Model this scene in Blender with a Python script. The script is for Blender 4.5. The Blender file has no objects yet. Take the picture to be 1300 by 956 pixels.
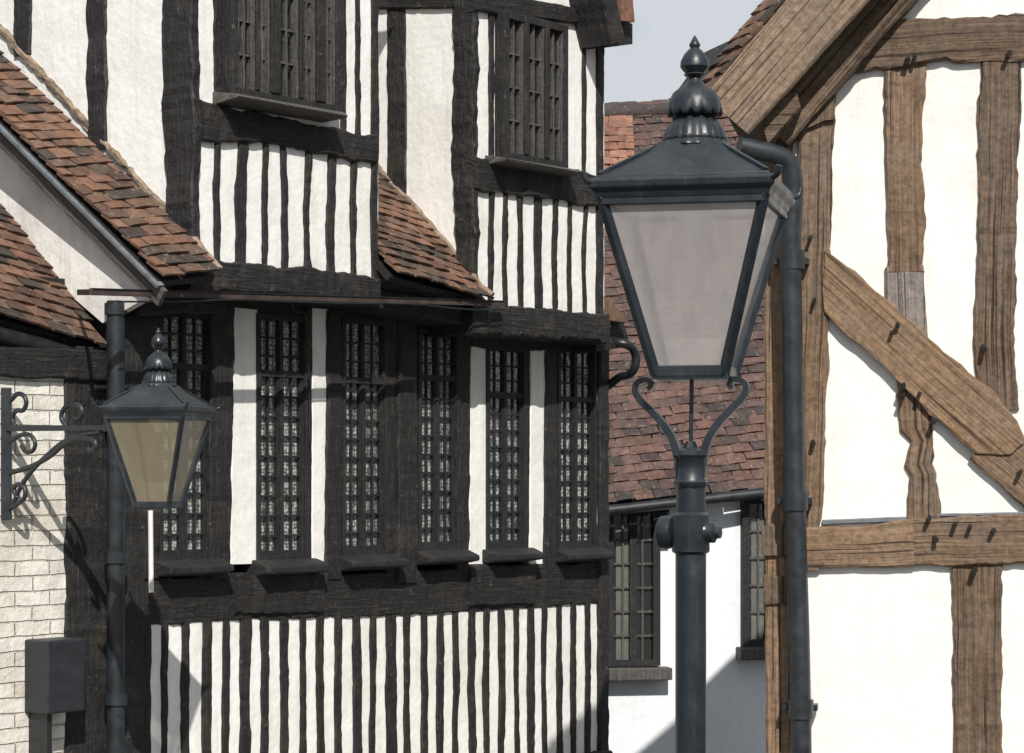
import bpy, bmesh, math, random
from mathutils import Vector, noise, Matrix
random.seed(7)
F=3000.0; HY=600.0; CZ=3.2; CXP=650.0
sc=bpy.context.scene
# ---------------------------------------------------------------- materials
def newmat(name):
    m=bpy.data.materials.new(name); m.use_nodes=True
    nt=m.node_tree; b=nt.nodes['Principled BSDF']
    return m,nt,b
def N(nt,t,**k):
    n=nt.nodes.new(t)
    for a,v in k.items():
        if a.startswith('_'): n.inputs[a[1:].replace('_',' ')].default_value=v
        else: setattr(n,a,v)
    return n
def ramp(nt,src,stops,mode='LINEAR'):
    r=nt.nodes.new('ShaderNodeValToRGB'); cr=r.color_ramp; cr.interpolation=mode
    while len(cr.elements)<len(stops): cr.elements.new(.5)
    for e,(p,c) in zip(cr.elements,stops):
        e.position=p; e.color=(c[0],c[1],c[2],1) if hasattr(c,'__len__') else (c,c,c,1)
    nt.links.new(src,r.inputs['Fac']); return r.outputs['Color']
def coords(nt,kind,scale,loc=(0,0,0)):
    tc=nt.nodes.new('ShaderNodeTexCoord'); mp=nt.nodes.new('ShaderNodeMapping')
    mp.inputs['Scale'].default_value=scale; mp.inputs['Location'].default_value=loc
    nt.links.new(tc.outputs[kind],mp.inputs['Vector']); return mp.outputs['Vector']
def nz(nt,vec,scale,detail=4,rough=.6,dist=0.):
    n=N(nt,'ShaderNodeTexNoise',_Scale=scale,_Detail=min(detail,4),_Roughness=rough,_Distortion=dist)
    nt.links.new(vec,n.inputs['Vector']); return n.outputs['Fac']
def mix(nt,fac,a,b,mode='MIX'):
    m=nt.nodes.new('ShaderNodeMix'); m.data_type='RGBA'; m.blend_type=mode
    for s,v in ((0,fac),(6,a),(7,b)):
        if hasattr(v,'is_linked') or hasattr(v,'links'): nt.links.new(v,m.inputs[s])
        elif s==0: m.inputs[0].default_value=v
        else: m.inputs[s].default_value=(*v,1)
    return m.outputs[2]
def bump(nt,b,h,strength,dist,prev=None):
    n=N(nt,'ShaderNodeBump',_Strength=strength,_Distance=dist)
    nt.links.new(h,n.inputs['Height'])
    if prev: nt.links.new(prev,n.inputs['Normal'])
    nt.links.new(n.outputs['Normal'],b.inputs['Normal']); return n.outputs['Normal']

def m_black(name='black_tarred_timber',lo=(.004,.004,.004),mid=(.011,.010,.010),hi=(.06,.052,.045),worn=1):
    m,nt,b=newmat(name)
    v=coords(nt,'UV',(2.,30.,1)); g=nz(nt,v,2.2,5,.7,.2)
    v2=coords(nt,'Object',(1,1,1)); big=nz(nt,v2,3.5,4,.65); sm=nz(nt,v2,20,4,.7)
    c=ramp(nt,g,[(.3,lo),(.54,mid),(.78,hi)])
    w=ramp(nt,big,[(.52,0),(.75,.55)])
    c=mix(nt,w,c,(.055,.043,.032))
    if worn:
        fl=ramp(nt,sm,[(.62,0),(.70,.45)]); c=mix(nt,fl,c,(.16,.135,.11))
    nt.links.new(c,b.inputs['Base Color']); b.inputs['Roughness'].default_value=.7
    p=bump(nt,b,g,.8,.014); bump(nt,b,sm,.7,.016,p)
    return m
def m_oak(name,dark,mid,light,grey=.35,gscale=34.):
    m,nt,b=newmat(name)
    v=coords(nt,'UV',(.7,gscale,1)); g=nz(nt,v,2.0,5,.75,0.)
    v2=coords(nt,'UV',(.55,52.,1),(5,3,0)); cr=nz(nt,v2,1.3,4,.6,0.)
    vo=coords(nt,'Object',(1,1,1)); big=nz(nt,vo,3.2,4,.7); sm=nz(nt,vo,34,4,.75)
    c=ramp(nt,g,[(.30,dark),(.5,mid),(.70,light)])
    gw=ramp(nt,big,[(.40,0),(.66,grey)])
    c=mix(nt,gw,c,(.15,.12,.095))
    dk=ramp(nt,big,[(.28,.55),(.42,1.0)]); c=mix(nt,.8,c,dk,'MULTIPLY')
    ck=ramp(nt,cr,[(.37,(.14,.11,.09)),(.43,(1,1,1))])
    c=mix(nt,.9,c,ck,'MULTIPLY')
    c=mix(nt,.9,c,ramp(nt,sm,[(.32,.5),(.60,1.12)]),'MULTIPLY')
    nt.links.new(c,b.inputs['Base Color']); b.inputs['Roughness'].default_value=.85
    p=bump(nt,b,g,.5,.008); p=bump(nt,b,ck,.7,.008,p); bump(nt,b,sm,.5,.008,p)
    return m
def m_plaster(name='lime_plaster',col=(.82,.81,.775),dirt=(.46,.41,.35),dstr=.38,bs=.5):
    m,nt,b=newmat(name)
    v=coords(nt,'Object',(1,1,1)); a=nz(nt,v,2.1,5,.7); f=nz(nt,v,24,5,.65); md=nz(nt,v,6,3,.6)
    vs=coords(nt,'Object',(11,11,.9)); st=nz(nt,vs,1.6,4,.6)
    d=ramp(nt,a,[(.45,0),(.8,dstr)]); c=mix(nt,d,col,dirt)
    d2=ramp(nt,st,[(.52,0),(.82,dstr)]); c=mix(nt,d2,c,dirt)
    c=mix(nt,.4,c,ramp(nt,f,[(.3,.86),(.6,1.0)]),'MULTIPLY')
    nt.links.new(c,b.inputs['Base Color']); b.inputs['Roughness'].default_value=.9
    p=bump(nt,b,md,bs,.02); bump(nt,b,f,.25,.004,p)
    return m
def m_tile(name,cols):
    m,nt,b=newmat(name)
    g=nt.nodes.new('ShaderNodeNewGeometry'); r=g.outputs['Random Per Island']
    n=len(cols); c=ramp(nt,r,[(i/n,cols[i]) for i in range(n)])
    v=coords(nt,'Object',(1,1,1)); a=nz(nt,v,14,5,.7); bg=nz(nt,v,1.6,3,.6); l=nz(nt,v,30,3,.5)
    c=mix(nt,.8,c,ramp(nt,a,[(.3,.40),(.65,1.15)]),'MULTIPLY')
    c=mix(nt,.7,c,ramp(nt,bg,[(.3,.55),(.65,1.1)]),'MULTIPLY')
    c=mix(nt,ramp(nt,l,[(.60,0),(.70,.5)]),c,(.24,.20,.14))
    nt.links.new(c,b.inputs['Base Color']); b.inputs['Roughness'].default_value=.9
    bump(nt,b,a,.7,.010)
    return m
def m_simple(name,col,rough=.5,metal=0,var=.3,sc_=12,bs=.15,bd=.003):
    m,nt,b=newmat(name)
    v=coords(nt,'Object',(1,1,1)); a=nz(nt,v,sc_,5,.65)
    c=mix(nt,1.,col,ramp(nt,a,[(.3,1-var),(.7,1+var)]),'MULTIPLY')
    nt.links.new(c,b.inputs['Base Color']); b.inputs['Metallic'].default_value=metal
    rr=ramp(nt,a,[(.3,max(.05,rough-.1)),(.7,min(1,rough+.15))]); nt.links.new(rr,b.inputs['Roughness'])
    bump(nt,b,a,bs,bd)
    return m
def m_paint():
    m,nt,b=newmat('blue_grey_gloss_paint')
    v=coords(nt,'Object',(1,1,1)); a=nz(nt,v,9,5,.7); f=nz(nt,v,60,3,.5)
    vs=coords(nt,'Object',(40,40,3)); st=nz(nt,vs,1,3,.6)
    c=ramp(nt,a,[(.35,(.009,.013,.017)),(.6,(.014,.020,.026)),(.8,(.035,.041,.044))])
    c=mix(nt,ramp(nt,st,[(.55,0),(.75,.35)]),c,(.06,.062,.06))
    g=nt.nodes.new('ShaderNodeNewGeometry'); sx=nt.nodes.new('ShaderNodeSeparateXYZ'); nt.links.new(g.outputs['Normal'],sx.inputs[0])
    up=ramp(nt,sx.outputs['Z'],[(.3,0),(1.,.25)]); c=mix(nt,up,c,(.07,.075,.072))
    nt.links.new(c,b.inputs['Base Color'])
    nt.links.new(ramp(nt,a,[(.3,.24),(.7,.46)]),b.inputs['Roughness'])
    p=bump(nt,b,f,.15,.002); bump(nt,b,a,.2,.006,p)
    return m
def m_glass():
    m,nt,b=newmat('old_window_glass')
    nt.nodes.remove(b); out=nt.nodes['Material Output']
    t=nt.nodes.new('ShaderNodeBsdfTransparent'); t.inputs[0].default_value=(.88,.92,.90,1)
    g=nt.nodes.new('ShaderNodeBsdfGlossy'); g.inputs['Roughness'].default_value=.04
    v=coords(nt,'Object',(1,1,1)); a=nz(nt,v,7,2,.5)
    bp=N(nt,'ShaderNodeBump',_Strength=.6,_Distance=.02); nt.links.new(a,bp.inputs['Height']); nt.links.new(bp.outputs[0],g.inputs['Normal'])
    mx=nt.nodes.new('ShaderNodeMixShader'); mx.inputs[0].default_value=.09
    nt.links.new(t.outputs[0],mx.inputs[1]); nt.links.new(g.outputs[0],mx.inputs[2]); nt.links.new(mx.outputs[0],out.inputs[0])
    return m
def m_lantern_glass(name,col,tr):
    m,nt,b=newmat(name); out=nt.nodes['Material Output']
    v=coords(nt,'Object',(1,1,1)); a=nz(nt,v,4,4,.6); st=nz(nt,coords(nt,'Object',(14,14,1.5)),2,4,.6)
    c=mix(nt,1.,col,ramp(nt,a,[(.3,.85),(.7,1.1)]),'MULTIPLY'); c=mix(nt,.5,c,ramp(nt,st,[(.3,.82),(.6,1.05)]),'MULTIPLY')
    nt.links.new(c,b.inputs['Base Color']); b.inputs['Roughness'].default_value=.10
    tl=nt.nodes.new('ShaderNodeBsdfTranslucent'); nt.links.new(c,tl.inputs[0])
    m1=nt.nodes.new('ShaderNodeMixShader'); m1.inputs[0].default_value=.3
    nt.links.new(b.outputs[0],m1.inputs[1]); nt.links.new(tl.outputs[0],m1.inputs[2])
    t=nt.nodes.new('ShaderNodeBsdfTransparent'); t.inputs[0].default_value=(.93,.91,.90,1)
    m2=nt.nodes.new('ShaderNodeMixShader'); nt.links.new(ramp(nt,a,[(.3,tr-.10),(.7,tr+.10)]),m2.inputs[0])
    nt.links.new(m1.outputs[0],m2.inputs[1]); nt.links.new(t.outputs[0],m2.inputs[2]); nt.links.new(m2.outputs[0],out.inputs[0])
    return m
def m_lace():
    m,nt,b=newmat('lace_curtain')
    v=coords(nt,'UV',(1,1,1))
    vo=N(nt,'ShaderNodeTexVoronoi',_Scale=44.0,_Randomness=.45); nt.links.new(v,vo.inputs['Vector'])
    wv=N(nt,'ShaderNodeTexWave',_Scale=4.6,_Distortion=3.0,_Detail=1.0); wv.inputs['Detail Scale'].default_value=3.0; nt.links.new(v,wv.inputs['Vector'])
    a=ramp(nt,vo.outputs['Distance'],[(.36,1),(.60,.08)]); w=ramp(nt,wv.outputs['Fac'],[(.2,.30),(.55,1)])
    f=mix(nt,1.,a,w,'MULTIPLY'); c=mix(nt,f,(.03,.03,.03),(.60,.60,.57))
    nt.links.new(c,b.inputs['Base Color']); b.inputs['Roughness'].default_value=.95
    return m
def m_brick():
    m,nt,b=newmat('painted_brick')
    v=coords(nt,'UV',(1,1,1))
    n0=N(nt,'ShaderNodeTexNoise',_Scale=6.0,_Detail=3.0); nt.links.new(v,n0.inputs['Vector'])
    vv=nt.nodes.new('ShaderNodeMix'); vv.data_type='VECTOR'; vv.inputs[0].default_value=.022
    nt.links.new(v,vv.inputs[4]); nt.links.new(n0.outputs['Color'],vv.inputs[5])
    br=nt.nodes.new('ShaderNodeTexBrick'); nt.links.new(vv.outputs[1],br.inputs['Vector'])
    br.inputs['Scale'].default_value=1; br.inputs['Brick Width'].default_value=.225; br.inputs['Row Height'].default_value=.075
    br.inputs['Mortar Size'].default_value=.006; br.inputs['Mortar Smooth'].default_value=.8
    br.inputs['Color1'].default_value=(.80,.77,.69,1); br.inputs['Color2'].default_value=(.70,.66,.58,1); br.inputs['Mortar'].default_value=(.55,.50,.43,1)
    o=coords(nt,'Object',(1,1,1)); a=nz(nt,o,9,5,.75); l=nz(nt,o,2.5,4,.65)
    c=mix(nt,.8,br.outputs['Color'],ramp(nt,a,[(.3,.66),(.6,1.05)]),'MULTIPLY')
    c=mix(nt,ramp(nt,l,[(.50,0),(.75,.6)]),c,(.42,.34,.25))
    nt.links.new(c,b.inputs['Base Color']); b.inputs['Roughness'].default_value=.85
    inv=nt.nodes.new('ShaderNodeInvert'); nt.links.new(br.outputs['Fac'],inv.inputs['Color'])
    p=bump(nt,b,inv.outputs[0],.9,.014); bump(nt,b,a,.9,.014,p)
    return m

BLK=m_black(); BLK2=m_black('black_window_joinery',(.007,.008,.009),(.012,.013,.015),(.04,.04,.04),0)
GREYW=m_black('grey_weathered_timber',(.035,.032,.029),(.085,.078,.07),(.18,.165,.145))
OAK=m_oak('weathered_oak',(.065,.038,.022),(.175,.108,.062),(.29,.195,.12),.55)
OAK2=m_oak('brown_oak',(.105,.060,.031),(.225,.135,.073),(.34,.22,.13),.45)
OAKB=m_oak('sawn_oak_board',(.15,.095,.06),(.25,.17,.11),(.35,.255,.175),.6,44.)
OAKD=m_oak('dark_rough_oak',(.04,.024,.014),(.115,.072,.042),(.21,.138,.085),.5)
OAKG=m_oak('silver_oak',(.13,.105,.09),(.22,.185,.165),(.32,.28,.25),.3)
PLA=m_plaster(); PLA2=m_plaster('fresh_plaster',(.765,.75,.715),(.52,.46,.38),.28,.4)
PLA3=m_plaster('dirty_render',(.78,.76,.72),(.36,.33,.28),.6,.5)
TILE=m_tile('clay_tiles',[(.075,.042,.030),(.155,.080,.049),(.21,.105,.062),(.11,.068,.049),(.24,.13,.08),(.055,.040,.032)])
TILE2=m_tile('old_brown_tiles',[(.065,.040,.035),(.115,.065,.053),(.145,.075,.058),(.095,.062,.055),(.16,.090,.072),(.06,.045,.042)])
TILE3=m_tile('red_tiles',[(.16,.075,.052),(.25,.11,.07),(.21,.10,.068),(.29,.145,.10)])
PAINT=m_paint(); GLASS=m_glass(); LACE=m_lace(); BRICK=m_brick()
LG=m_lantern_glass('frosted_lantern_glass',(.60,.56,.545),.40)
LG2=m_lantern_glass('yellowed_lantern_glass',(.40,.35,.24),.42)
LEAD=m_simple('lead_sheet',(.13,.14,.15),.6,0,.3)
PIPE=m_simple('cast_iron_pipe',(.018,.022,.026),.4,0,.35)
BLKM=m_simple('black_iron',(.014,.016,.018),.4,0,.3)
RUST=m_simple('rusty_steel',(.05,.034,.028),.7,0,.5)
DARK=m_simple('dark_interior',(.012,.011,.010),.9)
NET=m_simple('grey_blind',(.16,.15,.135),.9,0,.2)
WHITE=m_simple('white_enamel',(.75,.74,.70),.5,0,.1)
MORT=m_simple('lime_mortar',(.22,.165,.115),.95,0,.6,20,.6,.014)

# ---------------------------------------------------------------- helpers
def link(ob,parent=None):
    sc.collection.objects.link(ob)
    if parent:
        ob.parent=parent; ob.matrix_parent_inverse=Matrix.Translation(-Vector(parent.location))
    return ob
def empty(name,loc):
    e=bpy.data.objects.new(name,None); e.location=loc; sc.collection.objects.link(e); return e
def sub(name,parent):
    w=bpy.data.objects.new(name,None); sc.collection.objects.link(w); w.parent=parent; w.matrix_parent_inverse=Matrix.Translation(-Vector(parent.location)); return w
def meshob(name,verts,faces,mat,parent,uvs=None,smooth=False,recalc=True,bevel=0):
    me=bpy.data.meshes.new(name); me.from_pydata([tuple(v) for v in verts],[],faces)
    if uvs:
        ul=me.uv_layers.new(name='UVMap')
        for p in me.polygons:
            for li in p.loop_indices: ul.data[li].uv=uvs[me.loops[li].vertex_index]
    if recalc:
        bm=bmesh.new(); bm.from_mesh(me); bmesh.ops.recalc_face_normals(bm,faces=bm.faces); bm.to_mesh(me); bm.free()
    me.materials.append(mat)
    if smooth:
        for p in me.polygons: p.use_smooth=True
    ob=bpy.data.objects.new(name,me); link(ob,parent)
    if bevel:
        md=ob.modifiers.new('b','BEVEL'); md.width=bevel; md.segments=2
    return ob
class Frame:
    def __init__(s,ox,oy,tx,ty):
        l=math.hypot(tx,ty); s.o=(ox,oy); s.t=(tx/l,ty/l); s.n=(s.t[1],-s.t[0])
    def pt(s,a,off,z): return Vector((s.o[0]+s.t[0]*a+s.n[0]*off, s.o[1]+s.t[1]*a+s.n[1]*off, z))
    def sz(s,px,py,off=0):
        a=(px-CXP)/F; ox=s.o[0]+s.n[0]*off; oy=s.o[1]+s.n[1]*off
        q=(ox-a*oy)/(a*s.t[1]-s.t[0]); y=oy+s.t[1]*q
        return q, CZ+(HY-py)/F*y
    def dep(s,px,off=0):
        q,_=s.sz(px,0,off); return s.o[1]+s.n[1]*off+s.t[1]*q
    def P(s,px,py,off=0):
        q,z=s.sz(px,py,off); return s.pt(q,off,z)
cnt=[0]
def beam(fr,pts,ob_,of_,mat,parent,name='timber',amp=.006,ch=.010):
    cnt[0]+=1; sd=cnt[0]*7.31
    of_+=random.uniform(-.003,.003)
    L=math.hypot(pts[-1][0]-pts[0][0],pts[-1][1]-pts[0][1]); ax=((pts[-1][0]-pts[0][0])/L,(pts[-1][1]-pts[0][1])/L); pp=(-ax[1],ax[0])
    segs=[]; acc=0
    for i in range(len(pts)-1):
        a,b=pts[i],pts[i+1]; l=math.hypot(b[0]-a[0],b[1]-a[1]); n=max(1,int(l/.035))
        for k in range(n):
            f=k/n; segs.append((a[0]+(b[0]-a[0])*f,a[1]+(b[1]-a[1])*f,a[2]+(b[2]-a[2])*f,acc+l*f))
        acc+=l
    segs.append((*pts[-1],acc))
    V=[];UV=[];Fc=[]
    for (s_,z_,w,d) in segs:
        h=w/2
        def nn(k,fq=5): return noise.noise(Vector((d*fq,sd+k*11.3,k)))+.5*noise.noise(Vector((d*fq*4,sd+k*5.3,k+3)))+.25*noise.noise(Vector((d*fq*9,sd+k*3.3,k+7)))
        e1=amp*nn(1); e2=amp*nn(2); ef=amp*.8*nn(3); em=amp*1.0*nn(4); c=min(ch,h*.4)
        for (q,o) in ((-h+e1,ob_),(-h+e1,of_-c),(-h+e1+c,of_+ef),(em,of_+ef*.6+abs(em)*.5),(h+e2-c,of_+ef),(h+e2,of_-c),(h+e2,ob_)):
            V.append(fr.pt(s_+pp[0]*q,o,z_+pp[1]*q)); UV.append((d+sd,q+(o-of_)*.5+sd*.37))
    m=7
    for i in range(len(segs)-1):
        for k in range(m):
            a=i*m+k; b=i*m+(k+1)%m
            Fc.append((a,b,b+m,a+m))
    Fc.append(tuple(range(m))); Fc.append(tuple((len(segs)-1)*m+k for k in range(m)))
    return meshob(name,V,Fc,mat,parent,UV)
def vb(fr,lst,mat,parent,of_=.035,ob_=-.03,**k):
    pts=[]
    for (y,xl,xr) in lst:
        a,_=fr.sz(xl,y,of_); b,_=fr.sz(xr,y,of_); _,z=fr.sz((xl+xr)/2,y,of_); pts.append(((a+b)/2,z,b-a))
    return beam(fr,pts,ob_,of_,mat,parent,**k)
def hb(fr,lst,mat,parent,of_=.04,ob_=-.03,**k):
    pts=[]
    for (x,yt,yb) in lst:
        s_,z1=fr.sz(x,yt,of_); _,z0=fr.sz(x,yb,of_); pts.append((s_,(z0+z1)/2,z1-z0))
    return beam(fr,pts,ob_,of_,mat,parent,**k)
def db(fr,lst,mat,parent,of_=.05,ob_=-.03,**k):
    pts=[]
    for (x,y,w) in lst:
        s_,z=fr.sz(x,y,of_); pts.append((s_,z,w*fr.dep(x,of_)/F))
    return beam(fr,pts,ob_,of_,mat,parent,**k)
BF=[(0,1,3,2),(4,6,7,5),(0,4,5,1),(2,3,7,6),(0,2,6,4),(1,5,7,3)]
def boxes(fr,lst,mat,parent,name,bevel=0):
    V=[];Fc=[];UV=[]
    for (s0,s1,o0,o1,z0,z1) in lst:
        b=len(V)
        for s_ in (s0,s1):
            for o in (o0,o1):
                for z in (z0,z1): V.append(fr.pt(s_,o,z)); UV.append((s_-o,z) if mat.name=='painted_brick' else (z,s_+o))
        Fc+= [tuple(b+i for i in f) for f in BF]
    return meshob(name,V,Fc,mat,parent,UV,bevel=bevel)
def prism(fr,poly,ob_,of_,mat,parent,name,of_px=None,uvang=0,rough=0,bevel=0):
    if of_px is None: of_px=of_
    if rough:
        q=[]
        for i in range(len(poly)):
            a=Vector(poly[i]);b=Vector(poly[(i+1)%len(poly)]); n_=max(1,int((b-a).length/12))
            for k in range(n_):
                c=a.lerp(b,k/n_); d_=(b-a).normalized(); r_=noise.noise(Vector((c.x*.06,c.y*.06,2.2)))*rough
                q.append((c.x-d_.y*r_,c.y+d_.x*r_))
        poly=q
    P=[fr.sz(x,y,of_px) for x,y in poly]; n=len(P)
    V=[fr.pt(s_,of_,z) for s_,z in P]+[fr.pt(s_,ob_,z) for s_,z in P]
    Fc=[tuple(range(n)),tuple(range(2*n-1,n-1,-1))]+[(i,(i+1)%n,n+(i+1)%n,n+i) for i in range(n)]
    ca,sa=math.cos(uvang),math.sin(uvang)
    return meshob(name,V,Fc,mat,parent,[(s_*ca+z*sa,-s_*sa+z*ca) for s_,z in P]*2,bevel=bevel)
def quad(fr,s0,s1,z0,z1,off,mat,parent,name):
    V=[fr.pt(s0,off,z0),fr.pt(s1,off,z0),fr.pt(s1,off,z1),fr.pt(s0,off,z1)]
    return meshob(name,V,[(0,1,2,3)],mat,parent,[(s0,z0),(s1,z0),(s1,z1),(s0,z1)],recalc=False)
def tube(name,pts,r,mat,parent,cyclic=False,flat=False):
    cu=bpy.data.curves.new(name,'CURVE'); cu.dimensions='3D'; cu.bevel_depth=r; cu.bevel_resolution=4; cu.resolution_u=8; cu.use_fill_caps=True
    if flat:
        sp=cu.splines.new('POLY'); sp.points.add(len(pts)-1)
        for p,q in zip(sp.points,pts): p.co=(*q,1)
    else:
        sp=cu.splines.new('BEZIER'); sp.bezier_points.add(len(pts)-1)
        for p,q in zip(sp.bezier_points,pts): p.co=q; p.handle_left_type=p.handle_right_type='AUTO'
    cu.materials.append(mat); ob=bpy.data.objects.new(name,cu); return link(ob,parent)
def lathe(name,prof,cx,cy,mat,parent,seg=40,rot=0,fl=0,nf=0):
    V=[];Fc=[]
    for i,(r,z) in enumerate(prof):
        for k in range(seg):
            a=2*math.pi*k/seg+rot; rr=r*(1+fl*(abs(math.sin(a*nf))-.5)) if fl else r
            V.append((cx+rr*math.cos(a),cy+rr*math.sin(a),z))
    n=seg
    for i in range(len(prof)-1):
        for k in range(n): Fc.append((i*n+k,i*n+(k+1)%n,(i+1)*n+(k+1)%n,(i+1)*n+k))
    Fc.append(tuple(range(n))); Fc.append(tuple((len(prof)-1)*n+k for k in range(n)))
    ob=meshob(name,V,Fc,mat,parent,smooth=True)
    md=ob.modifiers.new('e','EDGE_SPLIT'); md.split_angle=math.radians(38)
    return ob
def bar(p,q,w,d,mat,parent,name,up=Vector((0,0,1))):
    p=Vector(p);q=Vector(q); a=(q-p).normalized(); s=a.cross(up)
    if s.length<.01: s=a.cross(Vector((0,1,0)))
    s.normalize(); u=s.cross(a).normalized()
    V=[];UV=[]
    for e,l in ((p,0),(q,(q-p).length)):
        for i,j in ((-1,-1),(1,-1),(1,1),(-1,1)): V.append(e+s*w/2*i+u*d/2*j); UV.append((l,i*w/2+j*d/2))
    return meshob(name,V,[(0,1,2,3),(7,6,5,4),(0,4,5,1),(1,5,6,2),(2,6,7,3),(3,7,4,0)],mat,parent,UV,bevel=min(w,d)*.15)
def tiles(name,E0,E1,T,anchor,mat,parent,tw=.165,g=.10,th=.013,test=None,vext=1.0,jit=1.0,slab=True):
    E0=Vector(E0);E1=Vector(E1);T=Vector(T); u=(E1-E0); ul=u.length; u.normalize()
    v=T-(E1 if anchor else E0); v=v-u*v.dot(u); vl=v.length*vext; v.normalize()
    nn=u.cross(v)
    if nn.z<0: nn=-nn
    V=[];Fc=[]; rows=int(vl/g)+1; cols=int(ul/tw)+2
    rd=random.Random(len(name)*13)
    for r in range(rows):
        v0=r*g; rs=rd.uniform(-.005,.005)
        for c in range(-1,cols):
            u0=c*tw+(tw/2 if r%2 else 0)+rd.uniform(-.007,.007)*jit
            u1=u0+tw-.004
            a=max(u0,0);b=min(u1,ul)
            if b-a<.02: continue
            if test and not test((a+b)/2,v0+g/2): continue
            sl=rs+rd.uniform(-.009,.009)*jit; sk=rd.uniform(-.006,.006)*jit; ln=g*1.75; lift=.020+rd.uniform(-.003,.011)*jit
            if rd.random()<.04: sl-=.02
            sag=.030*noise.noise(Vector((a*1.2,v0*1.2,3.3)))*jit
            base=len(V)
            mid=(a+b)/2
            for (vv,ww) in ((v0+sl,lift),(v0+sl+ln,.006)):
                for uu in (a,mid,b):
                    cam=.004 if uu==mid else 0
                    for hh in (0,th):
                        V.append(E0+u*uu+v*(vv+(sk if uu==a else -sk if uu==b else 0))+nn*(ww+hh+sag+cam))
            q=[(1,3,9,7),(3,5,11,9),(0,6,8,2),(2,8,10,4),(0,2,3,1),(2,4,5,3),(6,7,9,8),(8,9,11,10),(0,1,7,6),(4,10,11,5)]
            Fc+=[tuple(base+i for i in f) for f in q]
    meshob(name,V,Fc,mat,parent)
    if slab:
        V=[]
        for h in (-.06,-.022):
            for a,b in ((0,0.03),(ul,0.03),(ul,vl),(0,vl)): V.append(E0+u*a+v*b+nn*h)
        meshob(name+'_boarding',V,[(0,1,2,3),(4,5,6,7),(0,1,5,4),(1,2,6,5),(2,3,7,6),(3,0,4,7)],BLK,parent)
    return u,v,nn,ul,vl

# ================================================================ black and white house
G=Frame(-2.083,12.5,.61,.79)
house=empty('timber_framed_house',(G.pt(2,0,0)))
UO=.30
zjet=G.sz(480,392,0)[1]
sL=G.sz(88,600)[0]; sR=G.sz(768,600)[0]
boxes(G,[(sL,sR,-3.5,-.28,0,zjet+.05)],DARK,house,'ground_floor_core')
s1a=G.sz(241,300,UO)[0]; s1b=G.sz(480,300,UO)[0]; s2a=G.sz(599,300,UO)[0]; s2b=G.sz(767,300,UO)[0]
zb1=G.sz(360,362,UO)[1]; zb2=G.sz(680,405,UO)[1]; ztop=7.0
boxes(G,[(s1a,s1b,-4,UO,zb1,ztop)],PLA,house,'left_bay_plaster')
boxes(G,[(s2a,s2b,-4,UO,zb2,ztop)],PLA,house,'right_bay_plaster')
boxes(G,[(s1b+.01,s2a-.01,-4,-1.2,zb1,ztop)],PLA,house,'recess_rear_wall')
for (a,b) in ((s1a,s1b),(s2a,s2b)):
    m_=(a+b)/2; hw=(b-a)/2+.18; zt=ztop+hw*1.1
    V=[]
    for o in (UO+.12,-4):
        V+=[G.pt(m_-hw,o,ztop-.12),G.pt(m_+hw,o,ztop-.12),G.pt(m_,o,zt)]
    meshob('gable_roof',V,[(0,1,2),(3,5,4),(0,2,5,3),(1,4,5,2),(0,3,4,1)],TILE,house)
# ---- ground floor windows
wins=[(201,268,396,712),(325,390,400,712),(433,491,405,706),(530,582,418,700),(617,667,440,698),(707,756,440,698)]
for i,(xl,xr,yt,yb) in enumerate(wins):
    w=sub('window',house)
    a=G.sz(xl,0,0)[0]; b=G.sz(xr,0,0)[0]; xm=(xl+xr)/2
    z1=G.sz(xm,yt,0)[1]; z0=G.sz(xm,yb,0)[1]
    quad(G,a-.02,b+.02,z0-.02,z1+.02,-.040,LACE,w,'lace_curtain')
    quad(G,a,b,z0,z1,-.022,GLASS,w,'glass')
    fw=.030; L=[(a,a+fw,-.1,.012,z0,z1),(b-fw,b,-.1,.012,z0,z1),(a+fw,b-fw,-.1,.010,z0,z0+fw),(a+fw,b-fw,-.1,.010,z1-fw,z1)]
    mm=(a+b)/2; L.append((mm-.013,mm+.013,-.09,-.002,z0+fw,z1-fw))
    zt=z1-(z1-z0)*(.22+.02*(i%3)); L.append((a+fw,b-fw,-.09,.003,zt-.018,zt+.018))
    for (p,q) in ((a+fw,mm-.013),(mm+.013,b-fw)):
        wd=q-p
        L.append((p,p+.013,-.075,-.008,z0+fw,zt-.018)); L.append((q-.013,q,-.075,-.008,z0+fw,zt-.018))
        L.append((p+.013,q-.013,-.075,-.008,z0+fw,z0+fw+.03))
        L.append((p+wd/2-.006,p+wd/2+.006,-.03,-.014,z0+fw,z1-fw))
    nr=9
    for k in range(1,nr):
        zz=z0+fw+(zt-.016-z0-fw)*k/nr; L.append((a+fw,b-fw,-.031,-.015,zz-.006,zz+.006))
    for k in range(1,3):
        zz=zt+(z1-fw-zt)*k/3; L.append((a+fw,b-fw,-.031,-.015,zz-.006,zz+.006))
    boxes(G,L,BLK2,w,'frame_and_glazing_bars')
    V=[];e=.035
    for s_ in (a-e,b+e*1.6):
        for o,z in ((-.1,z0+.012),(.03,z0+.008),(.13,z0-.025),(.13,z0-.062),(.03,z0-.08),(-.1,z0-.08)):
            V.append(G.pt(s_,o,z+random.uniform(-.005,.005)))
    meshob('sill',V,[tuple(range(6)),tuple(range(11,5,-1))]+[(k,(k+1)%6,6+(k+1)%6,6+k) for k in range(6)],BLK2,w,[(v.x*.8,v.z*.6+v.y*.5) for v in V],bevel=.010)
def gp(mat,lst,of_=0.0,amp=.006,name='post',ob_=-.28): vb(G,lst,mat,house,of_=of_,ob_=ob_,amp=amp,name=name)
gp(BLK,[(350,142,203),(735,145,203)],.02,.016,'corner_post')
gp(BLK,[(390,268,299),(735,266,293)],.028,.014)
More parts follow.
